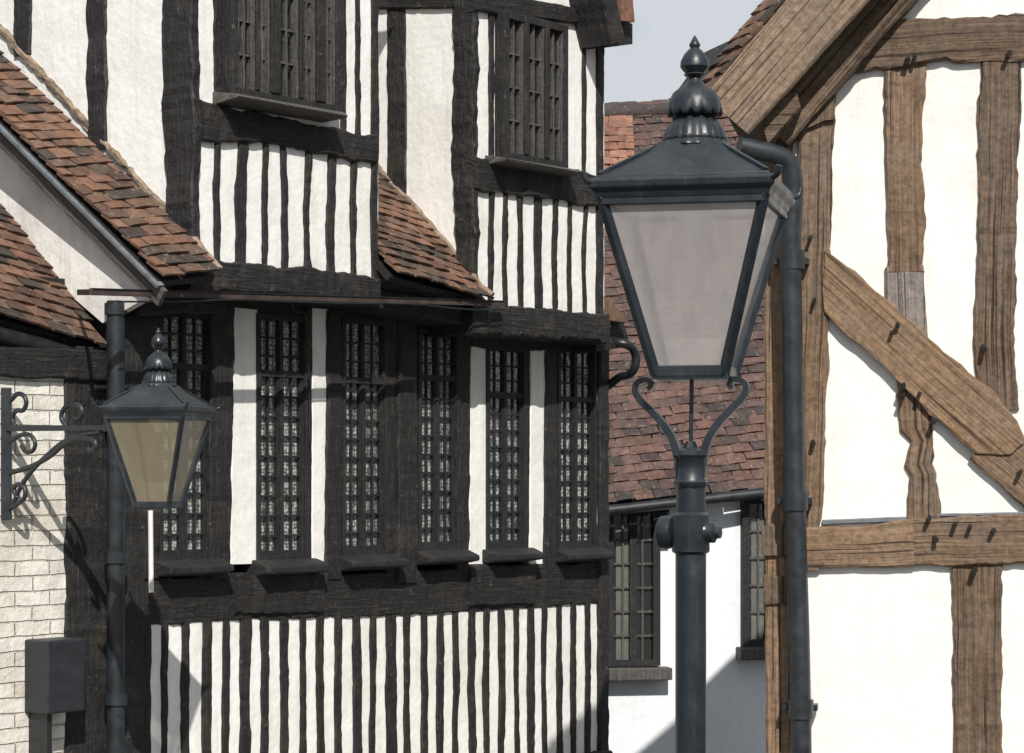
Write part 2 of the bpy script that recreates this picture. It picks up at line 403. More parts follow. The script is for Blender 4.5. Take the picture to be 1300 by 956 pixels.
gp(PLA,[(392,296,328),(716,292,327)],-.002,.002,'plaster_strip')
gp(BLK,[(392,388,398),(716,389,397)],.014)
gp(PLA,[(392,396,418),(716,396,415)],.002,.002,'plaster_strip')
gp(BLK,[(395,417,435),(735,414,434)],.018,.012)
gp(BLK,[(395,489,509),(735,491,506)],.016,.010)
gp(BLK,[(395,508,531),(740,506,531)],.035,.014)
gp(BLK,[(400,581,600),(735,581,597)],.018,.012)
gp(PLA,[(405,598,620),(716,596,619)],-.001,.002,'plaster_strip')
gp(BLK,[(405,666,675),(716,665,673)],.012)
gp(PLA,[(410,674,695),(716,672,692)],.001,.002,'plaster_strip')
gp(BLK,[(405,694,709),(735,691,708)],.016,.010)
gp(PLA,[(415,756,764),(716,756,764)],.000,.002,'plaster_strip')
gp(BLK,[(415,762,774),(950,763,774),(1180,763,774)],.03,.010,'corner_post')
hb(G,[(142,345,402),(300,358,404),(480,375,410),(600,390,424),(768,410,446)],BLK,house,of_=-.005,ob_=-.28,amp=.014,name='head_beam')
hb(G,[(600,395,442),(768,412,448)],BLK,house,of_=.02,ob_=-.28,amp=.014,name='head_beam')
hb(G,[(140,733,797),(290,733,788),(520,725,781),(768,712,766)],BLK,house,of_=.012,ob_=-.28,amp=.016,name='window_rail')
hb(G,[(300,728,780),(412,726,776)],BLK,house,of_=.035,ob_=-.1,amp=.022,name='packing_timber')
hb(G,[(598,718,770),(680,716,766)],BLK,house,of_=.03,ob_=-.1,amp=.018,name='packing_timber')
zA=G.sz(200,793)[1]; zB=G.sz(760,766)[1]; s0=G.sz(184,800)[0]; s9=G.sz(762,800)[0]
boxes(G,[(G.sz(140,0)[0],sR,-.28,-.004,1.25,max(zA,zB)+.05)],PLA,house,'studding_plaster')
nst=27
for k in range(nst+1):
    s_=s0+(s9-s0)*k/nst+random.uniform(-.010,.010); zt=zA+(zB-zA)*k/nst+.03; w=.060+random.uniform(-.014,.012)
    if k==5 or k==13: w=.09
    beam(G,[(s_,zt,w),(s_+random.uniform(-.01,.01),(zt+1.3)/2,w+random.uniform(-.01,.01)),(s_+random.uniform(-.014,.014),1.3,w+random.uniform(-.01,.01))],-.05,.010,BLK,house,name='close_stud',amp=.010,ch=.006)
beam(G,[(sL,1.22,.2),(sR+.02,1.22,.2)],-.2,.05,BLK,house,name='sole_plate',amp=.01)
boxes(G,[(sL,sR+.02,-.28,.06,0,1.12)],BRICK,house,'brick_plinth')
gp(BLK,[(730,142,184),(1180,142,184)],.03,.014,'corner_post')
# ---- left bay
def up(lst,mat=BLK,of_=UO+.014,**k): vb(G,lst,mat,house,of_=of_,ob_=UO-.03,name=k.pop('name','stud'),ch=.006,**k)
for top in [(-60,247,252,160,246,252),(-60,273,292,160,274,293),(-60,434,441,175,434,441),(-60,453,459,178,453,459),(-60,473,482,185,473,482)]:
    y0,a,b,y1,c,d=top; up([(y0,a,b),(y1,c,d)],amp=.010)
for (x,w,yt,yb) in [(247,6,165,330),(277,7,170,332),(308,13,172,336),(338,6,175,340),(363,7,180,343),(391,7,185,346),(421,10,190,350),(450,6,195,352),(477,8,160,358)]:
    j=random.uniform(-3,3); up([(yt,x-w/2+j,x+w/2+j),((yt+yb)/2,x-w/2-1,x+w/2),(yb,x-w/2,x+w/2)],amp=.012)
hb(G,[(246,122,174),(310,140,180),(400,158,193),(480,172,208)],BLK,house,of_=UO+.035,ob_=UO-.03,amp=.024,name='mid_rail')
hb(G,[(242,328,366),(330,335,372),(400,342,378),(482,352,388)],BLK,house,of_=UO+.05,ob_=-.1,amp=.026,name='jetty_bressumer')
def oriel(xl,xr,yb,ytop,px_off,lights,sillx,nrows,name):
    w=sub(name,house)
    o=UO+px_off; a=G.sz(xl,0,o)[0]; b=G.sz(xr,0,o)[0]; z0=G.sz((xl+xr)/2,yb,o)[1]; z1=G.sz((xl+xr)/2,ytop,o)[1]
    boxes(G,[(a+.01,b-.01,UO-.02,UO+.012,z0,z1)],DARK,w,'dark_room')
    quad(G,a,b,z0,z1,o-.045,GLASS,w,'glass')
    L=[(a,a+.045,UO-.02,o,z0,z1),(b-.045,b,UO-.02,o,z0,z1),(a+.045,b-.045,UO-.02,o-.003,z0,z0+.045),(a+.045,b-.045,UO-.02,o-.003,z1-.05,z1)]
    for f,wd in lights:
        m_=a+(b-a)*f; L.append((m_-wd/2,m_+wd/2,UO-.02,o+.006,z0+.045,z1-.05))
    e=[(0.0,.09)]+list(lights)+[(1.0,.09)]
    B=[]
    for i in range(len(e)-1):
        p=a+(b-a)*e[i][0]+e[i][1]/2;q=a+(b-a)*e[i+1][0]-e[i+1][1]/2
        B.append(((p+q)/2-.005,(p+q)/2+.005,o-.055,o-.025,z0+.045,z1-.05))
        B.append((p,p+.014,o-.06,o-.012,z0+.045,z1-.05));B.append((q-.014,q,o-.06,o-.012,z0+.045,z1-.05))
        for k in range(1,nrows):
            zz=z0+.045+(z1-z0-.095)*k/nrows; B.append((p+.014,q-.014,o-.054,o-.028,zz-.006,zz+.006))
    boxes(G,L,BLK,w,'window_posts',bevel=.006); boxes(G,B,GREYW,w,'glazing_bars')
    V=[];x0,x1=sillx; sa=G.sz(x0,0,o+.1)[0]; sb=G.sz(x1,0,o+.1)[0]
    for s_ in (sa,sb):
        for oo,z in ((UO-.02,z0+.02),(o+.07,z0-.005),(o+.09,z0-.02),(o+.08,z0-.035),(UO-.02,z0-.05)): V.append(G.pt(s_,oo,z+random.uniform(-.006,.006)))
    meshob('sill',V,[tuple(range(5)),tuple(range(9,4,-1))]+[(k,(k+1)%5,5+(k+1)%5,5+k) for k in range(5)],GREYW,w,[(v.x*.8,v.z*.6+v.y*.5) for v in V],bevel=.004)
oriel(296,434,132,-60,.10,[(.22,.03),(.38,.075),(.62,.035),(.80,.075)],(304,444),4,'oriel_window')
oriel(641,722,208,22,.08,[(.34,.045),(.66,.045)],(645,742),4,'oriel_window')
hb(G,[(602,-14,14),(768,16,34)],BLK,house,of_=UO+.04,ob_=UO-.03,amp=.01,name='head_rail')
# ---- right bay
for (x,w,yt,yb) in [(603,6,-40,390),(625,6,0,200),(638,6,10,205),(743,5,20,235),(763,9,10,402)]:
    up([(yt,x-w/2,x+w/2),(yb,x-w/2,x+w/2)],amp=.009)
for (x,w,yt,yb) in [(625,6,235,392),(643,6,235,393),(663,6,238,394),(685,9,240,396),(706,6,242,398),(725,5,245,400),(744,5,248,402)]:
    j=random.uniform(-2,2); up([(yt,x-w/2+j,x+w/2+j),((yt+yb)/2,x-w/2-1,x+w/2-1),(yb,x-w/2,x+w/2)],amp=.011)
hb(G,[(603,196,240),(640,202,245),(700,212,252),(768,226,264)],BLK,house,of_=UO+.035,ob_=UO-.03,amp=.024,name='mid_rail')
hb(G,[(600,388,422),(680,392,428),(775,400,436)],BLK,house,of_=UO+.05,ob_=-.1,amp=.028,name='jetty_bressumer')
hb(G,[(480,364,392),(600,386,414)],BLK,house,of_=UO-.02,ob_=-.1,amp=.012,name='jetty_bressumer')
db(G,[(786,52,30),(760,-60,30)],BLK,house,of_=UO+.26,ob_=UO+.0,name='bargeboard',amp=.008)
prism(G,[(768,22),(803,30),(803,56),(768,60)],UO-.6,UO+.18,BLK,house,'eaves_box')
prism(G,[(786,-60),(798,-60),(806,28),(790,26)],UO-.6,UO+.25,TILE3,house,'verge_tiles')
# ---- cheeks
C1=Frame(*G.pt(s1a,0,0).xy,*G.n)
C2=Frame(*G.pt(s2a,0,0).xy,*G.n)
vb(C1,[(-60,207,243),(120,205,244),(335,212,246)],BLK,house,of_=.02,amp=.024,name='corner_post')
vb(C1,[(-60,108,133),(190,110,134)],BLK,house,of_=.016,amp=.014,name='stud')
vb(C1,[(-60,14,38),(70,16,37)],BLK,house,of_=.016,amp=.012,name='stud')
vb(C1,[(-60,-80,-58),(70,-80,-58)],BLK,house,of_=.016,amp=.010,name='stud')
vb(C2,[(-60,574,601),(200,573,600),(370,580,602)],BLK,house,of_=.02,amp=.026,name='corner_post')
vb(C2,[(-60,489,513),(130,490,515),(290,490,514)],BLK,house,of_=.012,amp=.008,name='stud')
hb(C2,[(430,-14,12),(578,-16,10)],BLK,house,of_=.03,amp=.008,name='rail')
# ---- roofs
E1=C2.P(625,384,0); offm=(E1.xy-Vector(G.o)).dot(Vector(G.n)); E0=G.P(502,351,offm); T=C2.P(482,225,0)
um,vm,nm,ulm,vlm=tiles('middle_tiled_roof',E0,E1,T,True,TILE,house,tw=.15,g=.08,vext=1.4)
db(C2,[(622,376,8),(482,218,8),(400,126,8)],MORT,house,of_=.02,ob_=-.01,amp=.018,name='verge_mortar')
E1=C1.P(280,350,0); off1=(E1.xy-Vector(G.o)).dot(Vector(G.n)); E0=G.P(207,357,off1); T=C1.P(0,42,0)
u1,v1,n1,ul1,vl1=tiles('left_tiled_roof',E0,E1,T,True,TILE,house,tw=.15,g=.08,vext=1.5)
db(C1,[(276,342,9),(0,38,11),(-120,-94,11)],MORT,house,of_=.022,ob_=-.01,amp=.024,name='verge_mortar')
V_=Frame(*(E0+u1*.06).xy,*G.n)
bar(E0+n1*-.09+v1*-.03+u1*.02,E0+n1*-.09+v1*vl1+u1*.02,.03,.10,GREYW,house,'bargeboard',up=n1)
bar(E0+n1*-.035+u1*0.0,E0+n1*-.035+v1*vl1+u1*0.0,.05,.022,LEAD,house,'verge_lead',up=n1)
side=empty('painted_brick_house',G.pt(-1,0,0))
prism(V_,[(-160,-60),(205,352),(196,372),(130,410),(-160,160)],-.05,0,PLA3,house,'rendered_cheek')
E1b=V_.P(133,440,0.0); offb=(E1b.xy-Vector(G.o)).dot(Vector(G.n)); E0b=G.P(-150,366,offb); Tb=V_.P(0,268,0)
ub,vb_,nb,ulb,vlb=tiles('lower_tiled_roof',E0b,E1b,Tb,True,TILE,side,tw=.15,g=.085,vext=1.6)
tube('gutter',[E0b-nb*.06+Vector((0,0,-.03)),E1b+ub*.02-nb*.06+Vector((0,0,-.03))],.045,BLKM,side,flat=True)
zbk=G.sz(40,452)[1]
boxes(G,[(G.sz(-400,0)[0],G.sz(90,0)[0],-3,0,0,zbk)],BRICK,side,'brick_wall')
boxes(G,[(G.sz(-400,0)[0],G.sz(140,0)[0],-.1,offb-.06,G.sz(60,476,0)[1],G.sz(60,462,0)[1])],BLK,side,'eaves_soffit')
hb(G,[(-100,436,474),(140,444,484)],BLK,side,of_=.04,name='wall_plate',amp=.01)
vb(G,[(440,84,142),(1200,86,144)],BLK,house,of_=.015,ob_=-.28,amp=.018,name='corner_post')
hb(G,[(178,348,400),(285,356,398)],BLK,house,of_=UO-.08,ob_=-.1,amp=.020,name='jetty_beam')
vb(G,[(395,160,186),(480,152,184),(560,146,170)],BLK,house,of_=.08,ob_=.0,amp=.014,name='jetty_bracket')
p0=G.P(116,371,UO+.12); p1=G.P(640,386,UO+.12)
bar(p0,p1,.018,.030,RUST,house,'steel_rail'); bar(p0+Vector((0,0,.018)),p1+Vector((0,0,.018)),.03,.006,BLKM,house,'rail_flashing')
bar(p0,G.P(100,371,0),.02,.03,RUST,house,'rail_stay')
wire=[G.P(x,y+random.uniform(-2,2),UO+.13) for x,y in ((150,383),(230,384),(300,381),(371,385),(440,386),(520,388),(600,392),(640,392))]
tube('cable',wire,.005,BLKM,house)
tube('hanging_cable',[G.P(372,386,UO+.1),G.P(376,396,.1),G.P(388,401,.06),G.P(392,470,.04),G.P(393,560,.04)],.004,BLKM,house)
tube('downpipe',[G.P(147,382,.12),G.P(147,700,.12),G.P(147,1180,.12)],.048,PIPE,house,flat=True)
for y in (385,520,700,880):
    a=G.P(147,y,.12); tube('pipe_collar',[a,a-Vector((0,0,.06))],.06,PIPE,house,flat=True)
tube('overflow_pipe',[G.P(191,648,.10),G.P(192,752,.10)],.014,WHITE,house,flat=True)
boxes(G,[(G.sz(64,0,.2)[0],G.sz(112,0,.2)[0],0,.18,G.sz(90,905,.2)[1],G.sz(90,812,.2)[1])],m_simple('grey_plastic',(.018,.020,.024),.5,0,.2),side,'meter_box',bevel=.01)
boxes(G,[(G.sz(70,0,.2)[0],G.sz(76,0,.2)[0],0,.14,G.sz(90,1100,.2)[1],G.sz(90,905,.2)[1])],BLKM,side,'meter_conduit')
tube('bent_pipe',[G.P(768,440,.1),G.P(790,436,.25),G.P(806,448,.28),G.P(804,470,.25),G.P(785,480,.1),G.P(772,490,.0)],.03,BLKM,house)
prism(G,[(757,378),(790,402),(800,440),(757,446)],-.5,.22,BLK,house,'jetty_end_block')
prism(G,[(757,372),(770,378),(795,402),(798,410),(757,404)],-.6,.3,TILE,house,'jetty_end_tiles')

# ================================================================ background house
H=Frame(*(Vector(((745-CXP)/F*19.3,19.3))),.985,.17)
bk=empty('tiled_roof_house',H.pt(1,0,0))
zev=3.0
boxes(H,[(-1.2,3.2,-3.2,0,0,zev+.12)],m_plaster('white_wall_paint',(.76,.78,.80),(.5,.5,.5),.25,.3),bk,'white_wall')
def P3(px,py,d): return Vector(((px-CXP)/F*d,d,CZ+(HY-py)/F*d))
E0=P3(735,646,19.0);E1=P3(1100,605,19.6);T=P3(745,150,22.2)
uh,vh,nh,ulh,vlh=tiles('brown_tiled_roof',E0,E1,T,False,TILE2,bk,tw=.16,g=.095)
tube('ridge_tiles',[E0+vh*vlh+uh*k*.3+nh*.02 for k in range(0,9)],.08,TILE2,bk,flat=True)
tube('gutter',[E0-Vector((0,.04,.04)),E1-Vector((0,.04,.04))],.045,BLKM,bk,flat=True)
E0=P3(790,215,22.6);E1=P3(1080,190,22.6);T=P3(790,40,24.0)
xs=lambda a,b: b< (a*.75-.05)
tiles('rear_tiled_roof',E0,E1,T,False,TILE2,bk,tw=.16,g=.095,test=xs,slab=False)
V=[P3(788,215,22.68),P3(1080,215,22.68),P3(1080,-20,24.4),P3(895,66,23.9)]
meshob('rear_roof_boarding',V,[(0,1,2,3)],BLK,bk)
E0=P3(752,222,21.55);E1=P3(806,222,21.55);T=P3(752,158,21.95)
tiles('red_tiled_patch',E0,E1,T,False,TILE3,bk,tw=.16,g=.095,slab=False)
def sidewin(xl,xr,yt,yb,cols,rows,name):
    w=sub(name,bk)
    a=H.sz(xl,0,.03)[0];b=H.sz(xr,0,.03)[0];z0=H.sz(xl,yb,.03)[1];z1=H.sz(xl,yt,.03)[1]
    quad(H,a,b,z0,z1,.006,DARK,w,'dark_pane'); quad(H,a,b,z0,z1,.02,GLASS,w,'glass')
    L=[(a-.06,a,-.02,.07,z0-.05,z1+.05),(b,b+.06,-.02,.07,z0-.05,z1+.05),(a,b,-.02,.065,z0-.05,z0),(a,b,-.02,.065,z1,z1+.05)]
    for k in range(1,cols):
        m_=a+(b-a)*k/cols; L.append((m_-.03,m_+.03,0,.06,z0,z1))
    B=[]
    for i in range(cols):
        m_=a+(b-a)*(i+.5)/cols; B.append((m_-.008,m_+.008,.01,.035,z0,z1))
    for k in range(1,rows):
        zz=z0+(z1-z0)*k/rows; B.append((a,b,.01,.033,zz-.008,zz+.008))
    quad(H,a+.03,a+(b-a)*.42,z0,z1-(z1-z0)*.1,.012,NET,w,'blind')
    boxes(H,L,BLK2,w,'frame'); boxes(H,B,GREYW,w,'glazing_bars'); boxes(H,[(a-.1,b+.14,-.02,.16,z0-.16,z0-.06)],GREYW,w,'sill',bevel=.01)
sidewin(778,828,655,838,2,6,'casement_window')
sidewin(950,1000,640,812,2,5,'casement_window')
boxes(H,[(H.sz(835,0)[0],H.sz(848,0)[0],-.01,.05,2.6,zev)],BLK,bk,'bracket')

# ================================================================ oak framed house
R=Frame((1005-CXP)/F*11.5,11.5,math.cos(math.radians(10)),-math.sin(math.radians(10)))
oak=empty('oak_framed_house',R.pt(1.2,0,0))
prism(R,[(1003,1450),(1003,150),(1110,20),(1280,-160),(1560,-300),(1560,1450)],-4,0,PLA2,oak,'plaster_infill')
def ov(lst,mat=OAK,of_=.03,**k): vb(R,lst,mat,oak,of_=of_,**k)
ov([(165,974,1006),(420,970,1004),(700,971,1004),(1450,973,1006)],OAK2,.02,ob_=-.2,name='corner_post',amp=.008)
ov([(70,1018,1064),(200,1012,1057),(400,1008,1053),(560,1004,1047),(724,1000,1041)],OAK,.04,name='principal_post',amp=.014)
ov([(76,1121,1176),(200,1124,1172),(345,1127,1173)],OAK,.025,name='stud',amp=.020)
ov([(338,1124,1172),(425,1126,1178)],OAKG,.032,name='repair_block',amp=.004)
ov([(418,1132,1177),(500,1140,1180),(545,1142,1184),(560,1156,1184),(590,1146,1186),(602,1154,1190),(660,1150,1194)],OAK,.02,name='stud',amp=.018)
ov([(66,1243,1298),(260,1242,1290),(420,1236,1289),(520,1240,1292)],OAKD,.025,name='stud',amp=.018)
ov([(60,1372,1420),(1450,1372,1420)],OAK,.025,name='stud',amp=.012)
ov([(714,1209,1272),(1450,1212,1274)],OAKD,.022,name='lower_stud',amp=.014)
hb(R,[(1048,40,92),(1100,26,90),(1200,22,78),(1300,20,74),(1500,2,60)],OAKD,oak,of_=.045,amp=.024,name='tie_beam')
hb(R,[(1018,670,722),(1085,668,721),(1160,660,720)],OAK2,oak,of_=.045,amp=.010,name='girding_rail')
hb(R,[(1155,657,719),(1300,654,716),(1520,650,714)],OAK,oak,of_=.040,amp=.014,name='girding_rail')
prism(R,[(1046,317),(1085,345),(1150,402),(1210,455),(1262,498),(1292,534),(1303,560),(1284,576),(1240,576),(1190,534),(1120,464),(1060,412),(1044,396)],-.02,.055,OAK2,oak,'brace',uvang=-.735,rough=4,bevel=.006)
db(R,[(1250,562,52),(1310,612,62),(1400,700,60)],OAK,oak,of_=.04,amp=.010,name='brace_foot')
prism(R,[(966,668),(1002,666),(1002,706),(968,706)],-.2,.04,OAKD,oak,'packing_block',bevel=.006,uvang=1.57)
prism(R,[(968,730),(1002,732),(1002,766),(970,768)],-.2,.035,OAKD,oak,'packing_block',bevel=.006,uvang=1.57)
hb(R,[(1044,660,667),(1150,656,662)],LEAD,oak,of_=.022,name='lead_flashing',amp=.002)
hb(R,[(1190,652,656),(1300,650,654)],LEAD,oak,of_=.018,name='lead_flashing',amp=.002)
db(R,[(922,146,74),(1060,-12,82),(1260,-245,82),(1500,-520,82)],OAKB,oak,of_=.34,ob_=.29,amp=.004,name='bargeboard')
db(R,[(985,170,40),(1120,8,52),(1300,-200,52)],OAKD,oak,of_=.12,ob_=-.02,amp=.014,name='gable_rafter')
prism(R,[(1010,75),(1064,60),(1060,150),(1012,168)],-.02,.07,OAKD,oak,'jowled_post_head',rough=5,uvang=1.57)
prism(R,[(966,150),(1010,110),(1016,135),(975,182)],-.4,.25,OAKD,oak,'wall_plate_end')
A=R.P(912,128,.30);B=R.P(1500,-520,.30)
bk3=Vector((math.sin(math.radians(10)),math.cos(math.radians(10)),0))*3.5
meshob('roof_boarding',[A,B,B+bk3,A+bk3],[(0,1,2,3)],OAKD,oak)
upn=Vector((-.60,0,.55)).normalized()
A2=R.P(908,120,.33);B2=R.P(1490,-530,.33)
bd=Vector((-.30,.95,0)).normalized()
tiles('roof_tiles',A2+bd*.30,A2,B2,True,TILE,oak,tw=.15,g=.09,th=.016)
bar(A2+upn*-.02,B2+upn*-.02,.05,.03,MORT,oak,'verge_mortar',up=upn)
for (x,y) in [(1140,410),(1134,420),(1148,487),(1168,498),(1187,532),(1248,440),(1232,667),(1213,664),(1180,657),(1238,722),(1186,682),(1153,74),(1162,70),(1282,66),(1098,38),(1147,500),(1296,598),(1262,672),(1030,300),(1034,380),(1032,560)]:
    p=R.P(x,y,.03); q=R.P(x,y,.09); q.z-=.015; q.x+=random.uniform(-.012,.012)
    tube('oak_peg',[p,q],.011+random.uniform(-.002,.003),BLK,oak,flat=True)
dp=[R.P(938,186,.30),R.P(965,192,.26),R.P(988,198,.22),R.P(1000,206,.2),R.P(1005,222,.19),R.P(1004,300,.18),R.P(1006,450,.17),R.P(1010,650,.17),R.P(1016,870,.17),R.P(1020,1440,.17)]
tube('downpipe',dp,.050,PIPE,oak)
for x,y in ((1006,330),(1010,636),(1017,900)):
    p=R.P(x,y,.17); tube('pipe_collar',[p+Vector((0,0,.045)),p-Vector((0,0,.045))],.060,PIPE,oak,flat=True)
    boxes(R,[(R.sz(x-22,y)[0],R.sz(x+22,y)[0],.03,.12,p.z-.015,p.z+.015)],BLKM,oak,'pipe_bracket')

# ================================================================ lamps
def lantern(cx,cy,z0,k,kz,phi,par,glass):
    ph=math.radians(phi); ca,sa=math.cos(ph),math.sin(ph)
    def L(x,y,z): return Vector((cx+(x*ca-y*sa)*k, cy+(x*sa+y*ca)*k, z0+z*kz))
    bh,th_=.100,.236; zb,zt=.012,.503
    C=[(-1,-1),(1,-1),(1,1),(-1,1)]
    def sq(prof,mat,name,cap=True,bevel=0):
        V=[];Fc=[]
        for h,z in prof:
            for a,b in C: V.append(L(a*h,b*h,z))
        for i in range(len(prof)-1):
            for j in range(4): Fc.append((i*4+j,i*4+(j+1)%4,i*4+4+(j+1)%4,i*4+4+j))
        if cap: Fc+= [(0,1,2,3),tuple(len(prof)*4-4+j for j in range(4))]
        return meshob(name,V,Fc,mat,par,bevel=bevel)
    for j in range(4):
        a=C[j];b=C[(j+1)%4]
        V=[L(a[0]*bh,a[1]*bh,zb),L(b[0]*bh,b[1]*bh,zb),L(b[0]*th_,b[1]*th_,zt),L(a[0]*th_,a[1]*th_,zt)]
        meshob('glass_pane',V,[(0,1,2,3)],glass,par)
        out=(Vector(L(a[0],a[1],0))-Vector(L(0,0,0))).normalized()
        bar(L(a[0]*bh,a[1]*bh,0),L(a[0]*th_,a[1]*th_,zt+.01),.026*k,.026*k,PAINT,par,'corner_bar',up=out)
        bar(L(a[0]*th_,a[1]*th_,zt-.004),L(b[0]*th_,b[1]*th_,zt-.004),.024*k,.026*kz,PAINT,par,'top_rail')
        bar(L(a[0]*bh*1.02,a[1]*bh*1.02,.012),L(b[0]*bh*1.02,b[1]*bh*1.02,.012),.024*k,.034*kz,PAINT,par,'bottom_rail')
        tube('corner_ear',[L(a[0]*.256,a[1]*.256,.548),L(a[0]*.277,a[1]*.277,.560),L(a[0]*.283,a[1]*.283,.582)],.009*k,PAINT,par)
        bar(L(a[0]*.243,a[1]*.243,.578),L(a[0]*.10,a[1]*.10,.672),.012*k,.008*k,PAINT,par,'hip_rib')
    sq([(.08,-.012),(.112,-.010),(.112,.004),(.09,.010)],PAINT,'base_plate',bevel=.002)
    sq([(.246,.503),(.250,.508),(.254,.522),(.268,.536),(.270,.556),(.262,.562),(.246,.568),(.246,.574)],PAINT,'cornice',bevel=.003)
    sq([(.244,.572),(.20,.602),(.16,.628),(.125,.652),(.100,.676),(.094,.686)],PAINT,'hipped_roof',bevel=.003)
    sq([(.225,.498),(.225,.502)],WHITE,'reflector')
    lathe('lamp_holder',[(.05*k,z0+.50*kz),(.055*k,z0+.47*kz),(.03*k,z0+.455*kz),(.02*k,z0+.42*kz)],cx,cy,WHITE,par,24)
    u=1/428.6
    prof=[(41,196),(42,190),(45,187),(44,184),(40,180),(41,177),(39,172),(37,166),(33,159),(28,153),(25,150),(23,146)]
    lathe('chimney_dome',[(r*u*k,z0+(478-y)*u*kz) for r,y in prof],cx,cy,PAINT,par,96,fl=.05,nf=9)
    V=[];Fc=[];seg=112; pr=[(24,147,0),(33,146,1),(35,143,1),(34.5,137,.7),(33,129,.5),(28,119,.3),(20,112,.1),(13,107,0),(10,104,0)]
    for r,y,f in pr:
        for q in range(seg):
            a=2*math.pi*q/seg; w=abs(math.sin(a*7))
            rr=(r+f*2.0*(w-.5))*u*k; zz=z0+(478-y+f*6.0*(-w+.5))*u*kz
            V.append((cx+rr*math.cos(a),cy+rr*math.sin(a),zz))
    for i in range(len(pr)-1):
        for q in range(seg): Fc.append((i*seg+q,i*seg+(q+1)%seg,(i+1)*seg+(q+1)%seg,(i+1)*seg+q))
    meshob('scalloped_crown',V,Fc,PAINT,par,smooth=True)
    prof=[(12,106),(9,102),(8,99),(12,97),(14,95),(12,93),(15,90),(18.5,85),(18,78),(14,70),(9,64),(5.5,61),(7,58),(7,56),(5,53),(3,49),(.6,45)]
    lathe('finial',[(r*u*k,z0+(478-y)*u*kz) for r,y in prof],cx,cy,PAINT,par,32)
d=7.0; u=d/F
lx=(882-CXP)*u; lz=CZ+(HY-478)*u
lamp=empty('street_lamp',(lx,d,0))
Z=lambda y: CZ+(HY-y)*u
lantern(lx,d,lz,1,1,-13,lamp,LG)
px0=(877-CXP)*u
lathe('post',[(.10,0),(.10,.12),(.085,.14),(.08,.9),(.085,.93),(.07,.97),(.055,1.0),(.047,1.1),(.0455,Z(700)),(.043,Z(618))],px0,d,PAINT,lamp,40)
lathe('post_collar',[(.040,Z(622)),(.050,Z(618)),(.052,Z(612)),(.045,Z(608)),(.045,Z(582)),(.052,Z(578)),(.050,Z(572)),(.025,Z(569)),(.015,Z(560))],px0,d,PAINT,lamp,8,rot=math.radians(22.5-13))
tube('gas_rod',[(px0,d,Z(575)),(px0+.003,d,Z(480))],.0065,PAINT,lamp,flat=True)
lathe('ladder_boss',[(.044,Z(704)),(.056,Z(700)),(.056,Z(690)),(.060,Z(676)),(.056,Z(662)),(.056,Z(654)),(.044,Z(650))],px0,d,PAINT,lamp,32)
def hcyl(name,x0,x1,y,prof):
    V=[];Fc=[];seg=24;n=len(prof)
    ax=Vector((math.cos(math.radians(-25)),math.sin(math.radians(-25)),0)); sd=Vector((0,0,1)).cross(ax)
    for f,r in prof:
        c=Vector((px0,d,Z(y)))+ax*((x0+(x1-x0)*f)-877)*u
        for q in range(seg):
            a=2*math.pi*q/seg; V.append(c+sd*math.cos(a)*r+Vector((0,0,math.sin(a)*r)))
    for i in range(n-1):
        for q in range(seg): Fc.append((i*seg+q,i*seg+(q+1)%seg,(i+1)*seg+(q+1)%seg,(i+1)*seg+q))
    Fc+= [tuple(range(seg)),tuple((n-1)*seg+q for q in range(seg))]
    o=meshob(name,V,Fc,PAINT,lamp,smooth=True); md=o.modifiers.new('e','EDGE_SPLIT'); md.split_angle=math.radians(40)
hcyl('ladder_rest',833,917,676,[(0,.02),(.01,.036),(.05,.048),(.16,.05),(.24,.046),(.28,.034),(.35,.03),(.7,.03),(.78,.034),(.82,.030),(.9,.030),(.93,.018),(1,.016)])
fr_l=Frame(px0,d,math.cos(math.radians(-13)),math.sin(math.radians(-13)))
for sg in (-1,1):
    pts=[(13,606),(16,585),(21,562),(33,541),(50,522),(65,507),(71,495),(67,485),(56,482),(50,488),(54,494)]
    V=[];Fc=[]
    P=[Vector((sg*x,y,0)) for x,y in pts]; S_=[]
    for i in range(len(P)-1):
        a0=P[max(i-1,0)];a1=P[i];a2=P[i+1];a3=P[min(i+2,len(P)-1)]
        for q in range(6):
            t=q/6; S_.append(.5*((2*a1)+(a2-a0)*t+(2*a0-5*a1+4*a2-a3)*t*t+(3*a1-a0-3*a2+a3)*t**3))
    S_.append(P[-1])
    for i,s_ in enumerate(S_):
        tg=(S_[min(i+1,len(S_)-1)]-S_[max(i-1,0)]).normalized(); nr=Vector((-tg.y,tg.x,0)); hw=5.2-2.2*i/len(S_)
        for wv,hv in ((-1,-1),(1,-1),(1,1),(-1,1)):
            pp_=s_+nr*wv*hw
            V.append(fr_l.pt(pp_.x*u,hv*.018,Z(pp_.y)))
    for i in range(len(S_)-1):
        for q in range(4): Fc.append((i*4+q,i*4+(q+1)%4,i*4+4+(q+1)%4,i*4+4+q))
    Fc+=[(0,1,2,3),tuple(len(S_)*4-4+q for q in range(4))]
    meshob('frog_scroll',V,Fc,PAINT,lamp,bevel=.003)
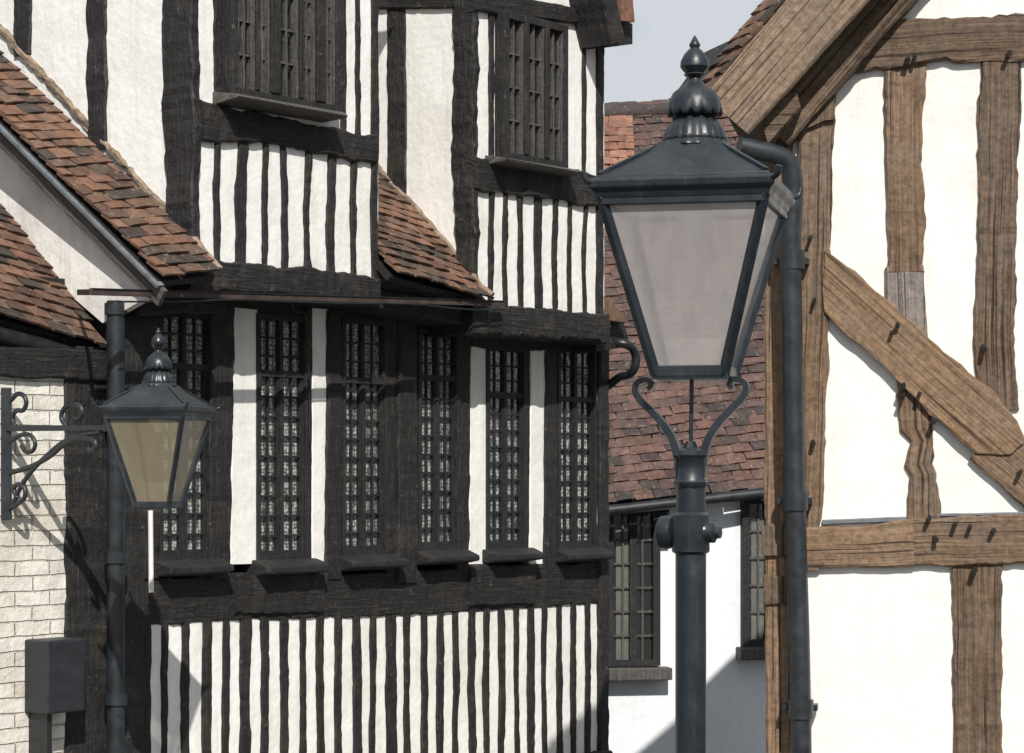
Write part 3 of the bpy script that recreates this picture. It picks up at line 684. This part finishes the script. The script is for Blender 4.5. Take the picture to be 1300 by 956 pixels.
# --- wall lantern
Bf=Frame(*G.P(4,543,0).xy,*G.n)
wp=Bf.P(201,643,0); wx,d2,wz=wp; ks=.82*d2/11.4
wl=empty('wall_lantern',(wx,d2,wz-.3))
lantern(wx,d2,wz,ks,.855*d2/11.4,-12,wl,LG2)
def bt(pts,r=.011,name='scroll',mat=PIPE): tube(name,[Bf.P(x,y,0) for x,y in pts],r,mat,wl)
bar(Bf.P(4,544,0),Bf.P(142,543,0),.028,.028,PIPE,wl,'bracket_arm')
bar(Bf.P(8,492,0),Bf.P(8,660,0),.05,.03,PIPE,wl,'wall_plate')
bt([(14,508),(24,500),(33,508),(30,520),(20,522),(16,532),(20,541)],.012)
bt([(84,541),(78,530),(82,518),(94,513),(104,520),(102,530),(94,531)],.012)
bt([(12,645),(22,640),(32,628),(28,616),(18,620),(22,632)],.012)
bt([(14,560),(28,552),(42,556),(44,568),(34,574),(27,566)],.011)
bt([(14,600),(40,592),(62,580),(88,560),(112,556),(122,566),(114,574)],.013)
bt([(14,646),(30,612),(60,578),(90,556),(128,548)],.012)
bar(Bf.P(134,543,0),Bf.P(156,541,0),.04,.04,PAINT,wl,'arm_socket')

# ================================================================ ground
g=m_simple('asphalt',(.05,.05,.05),.9,0,.3,30,.5,.01)
meshob('ground',[(-400,-400,0),(400,-400,0),(400,400,0),(-400,400,0)],[(0,1,2,3)],g,None)
pv=m_simple('paving',(.26,.25,.23),.85,0,.25,6,.4,.01)
def pslab(name,fr,s0,s1,o0,o1): boxes(fr,[(s0,s1,o0,o1,.0,.12)],pv,None,name,bevel=.01)
pslab('pavement',G,-4,5.2,.07,1.5); pslab('pavement',R,-.6,4,.05,1.5)
boxes(Frame(px0,d,1,0),[(-.5,.5,-.5,.5,0,.1)],pv,None,'kerbed_island',bevel=.01)

# ================================================================ light
SH=Vector((.16,-.987)).normalized(); el=math.radians(42)
S=Vector((SH.x*math.cos(el),SH.y*math.cos(el),math.sin(el)))
sl=bpy.data.lights.new('sun','SUN'); sl.energy=5.0; sl.angle=math.radians(.5); sl.color=(1,.965,.91)
so=bpy.data.objects.new('sun',sl); so.rotation_euler=S.to_track_quat('Z','Y').to_euler(); so.location=(5,-10,20); sc.collection.objects.link(so)
w=bpy.data.worlds.new('World'); sc.world=w; w.use_nodes=True; nt=w.node_tree; bg=nt.nodes['Background']
sky=nt.nodes.new('ShaderNodeTexSky'); sky.sky_type='NISHITA'; sky.sun_disc=False; sky.sun_elevation=el; sky.sun_rotation=math.atan2(SH.x,SH.y)
tc=nt.nodes.new('ShaderNodeTexCoord'); nn=N(nt,'ShaderNodeTexNoise',_Scale=9.0,_Detail=5.0,_Roughness=.6); nt.links.new(tc.outputs['Generated'],nn.inputs['Vector'])
f=ramp(nt,nn.outputs['Fac'],[(.38,.35),(.62,.95)])
c=mix(nt,f,sky.outputs[0],(6.9,7.2,7.6)); nt.links.new(c,bg.inputs['Color']); bg.inputs['Strength'].default_value=.095
cam=bpy.data.cameras.new('camera'); cam.sensor_width=36; cam.lens=F/1300*36; cam.shift_y=(HY-478)/1300; cam.clip_end=2000; cam.clip_start=.1
co=bpy.data.objects.new('camera',cam); co.location=(0,0,CZ); co.rotation_euler=(math.pi/2,0,0); sc.collection.objects.link(co); sc.camera=co
sc.view_settings.view_transform='Standard'; sc.view_settings.look='None'; sc.view_settings.exposure=0
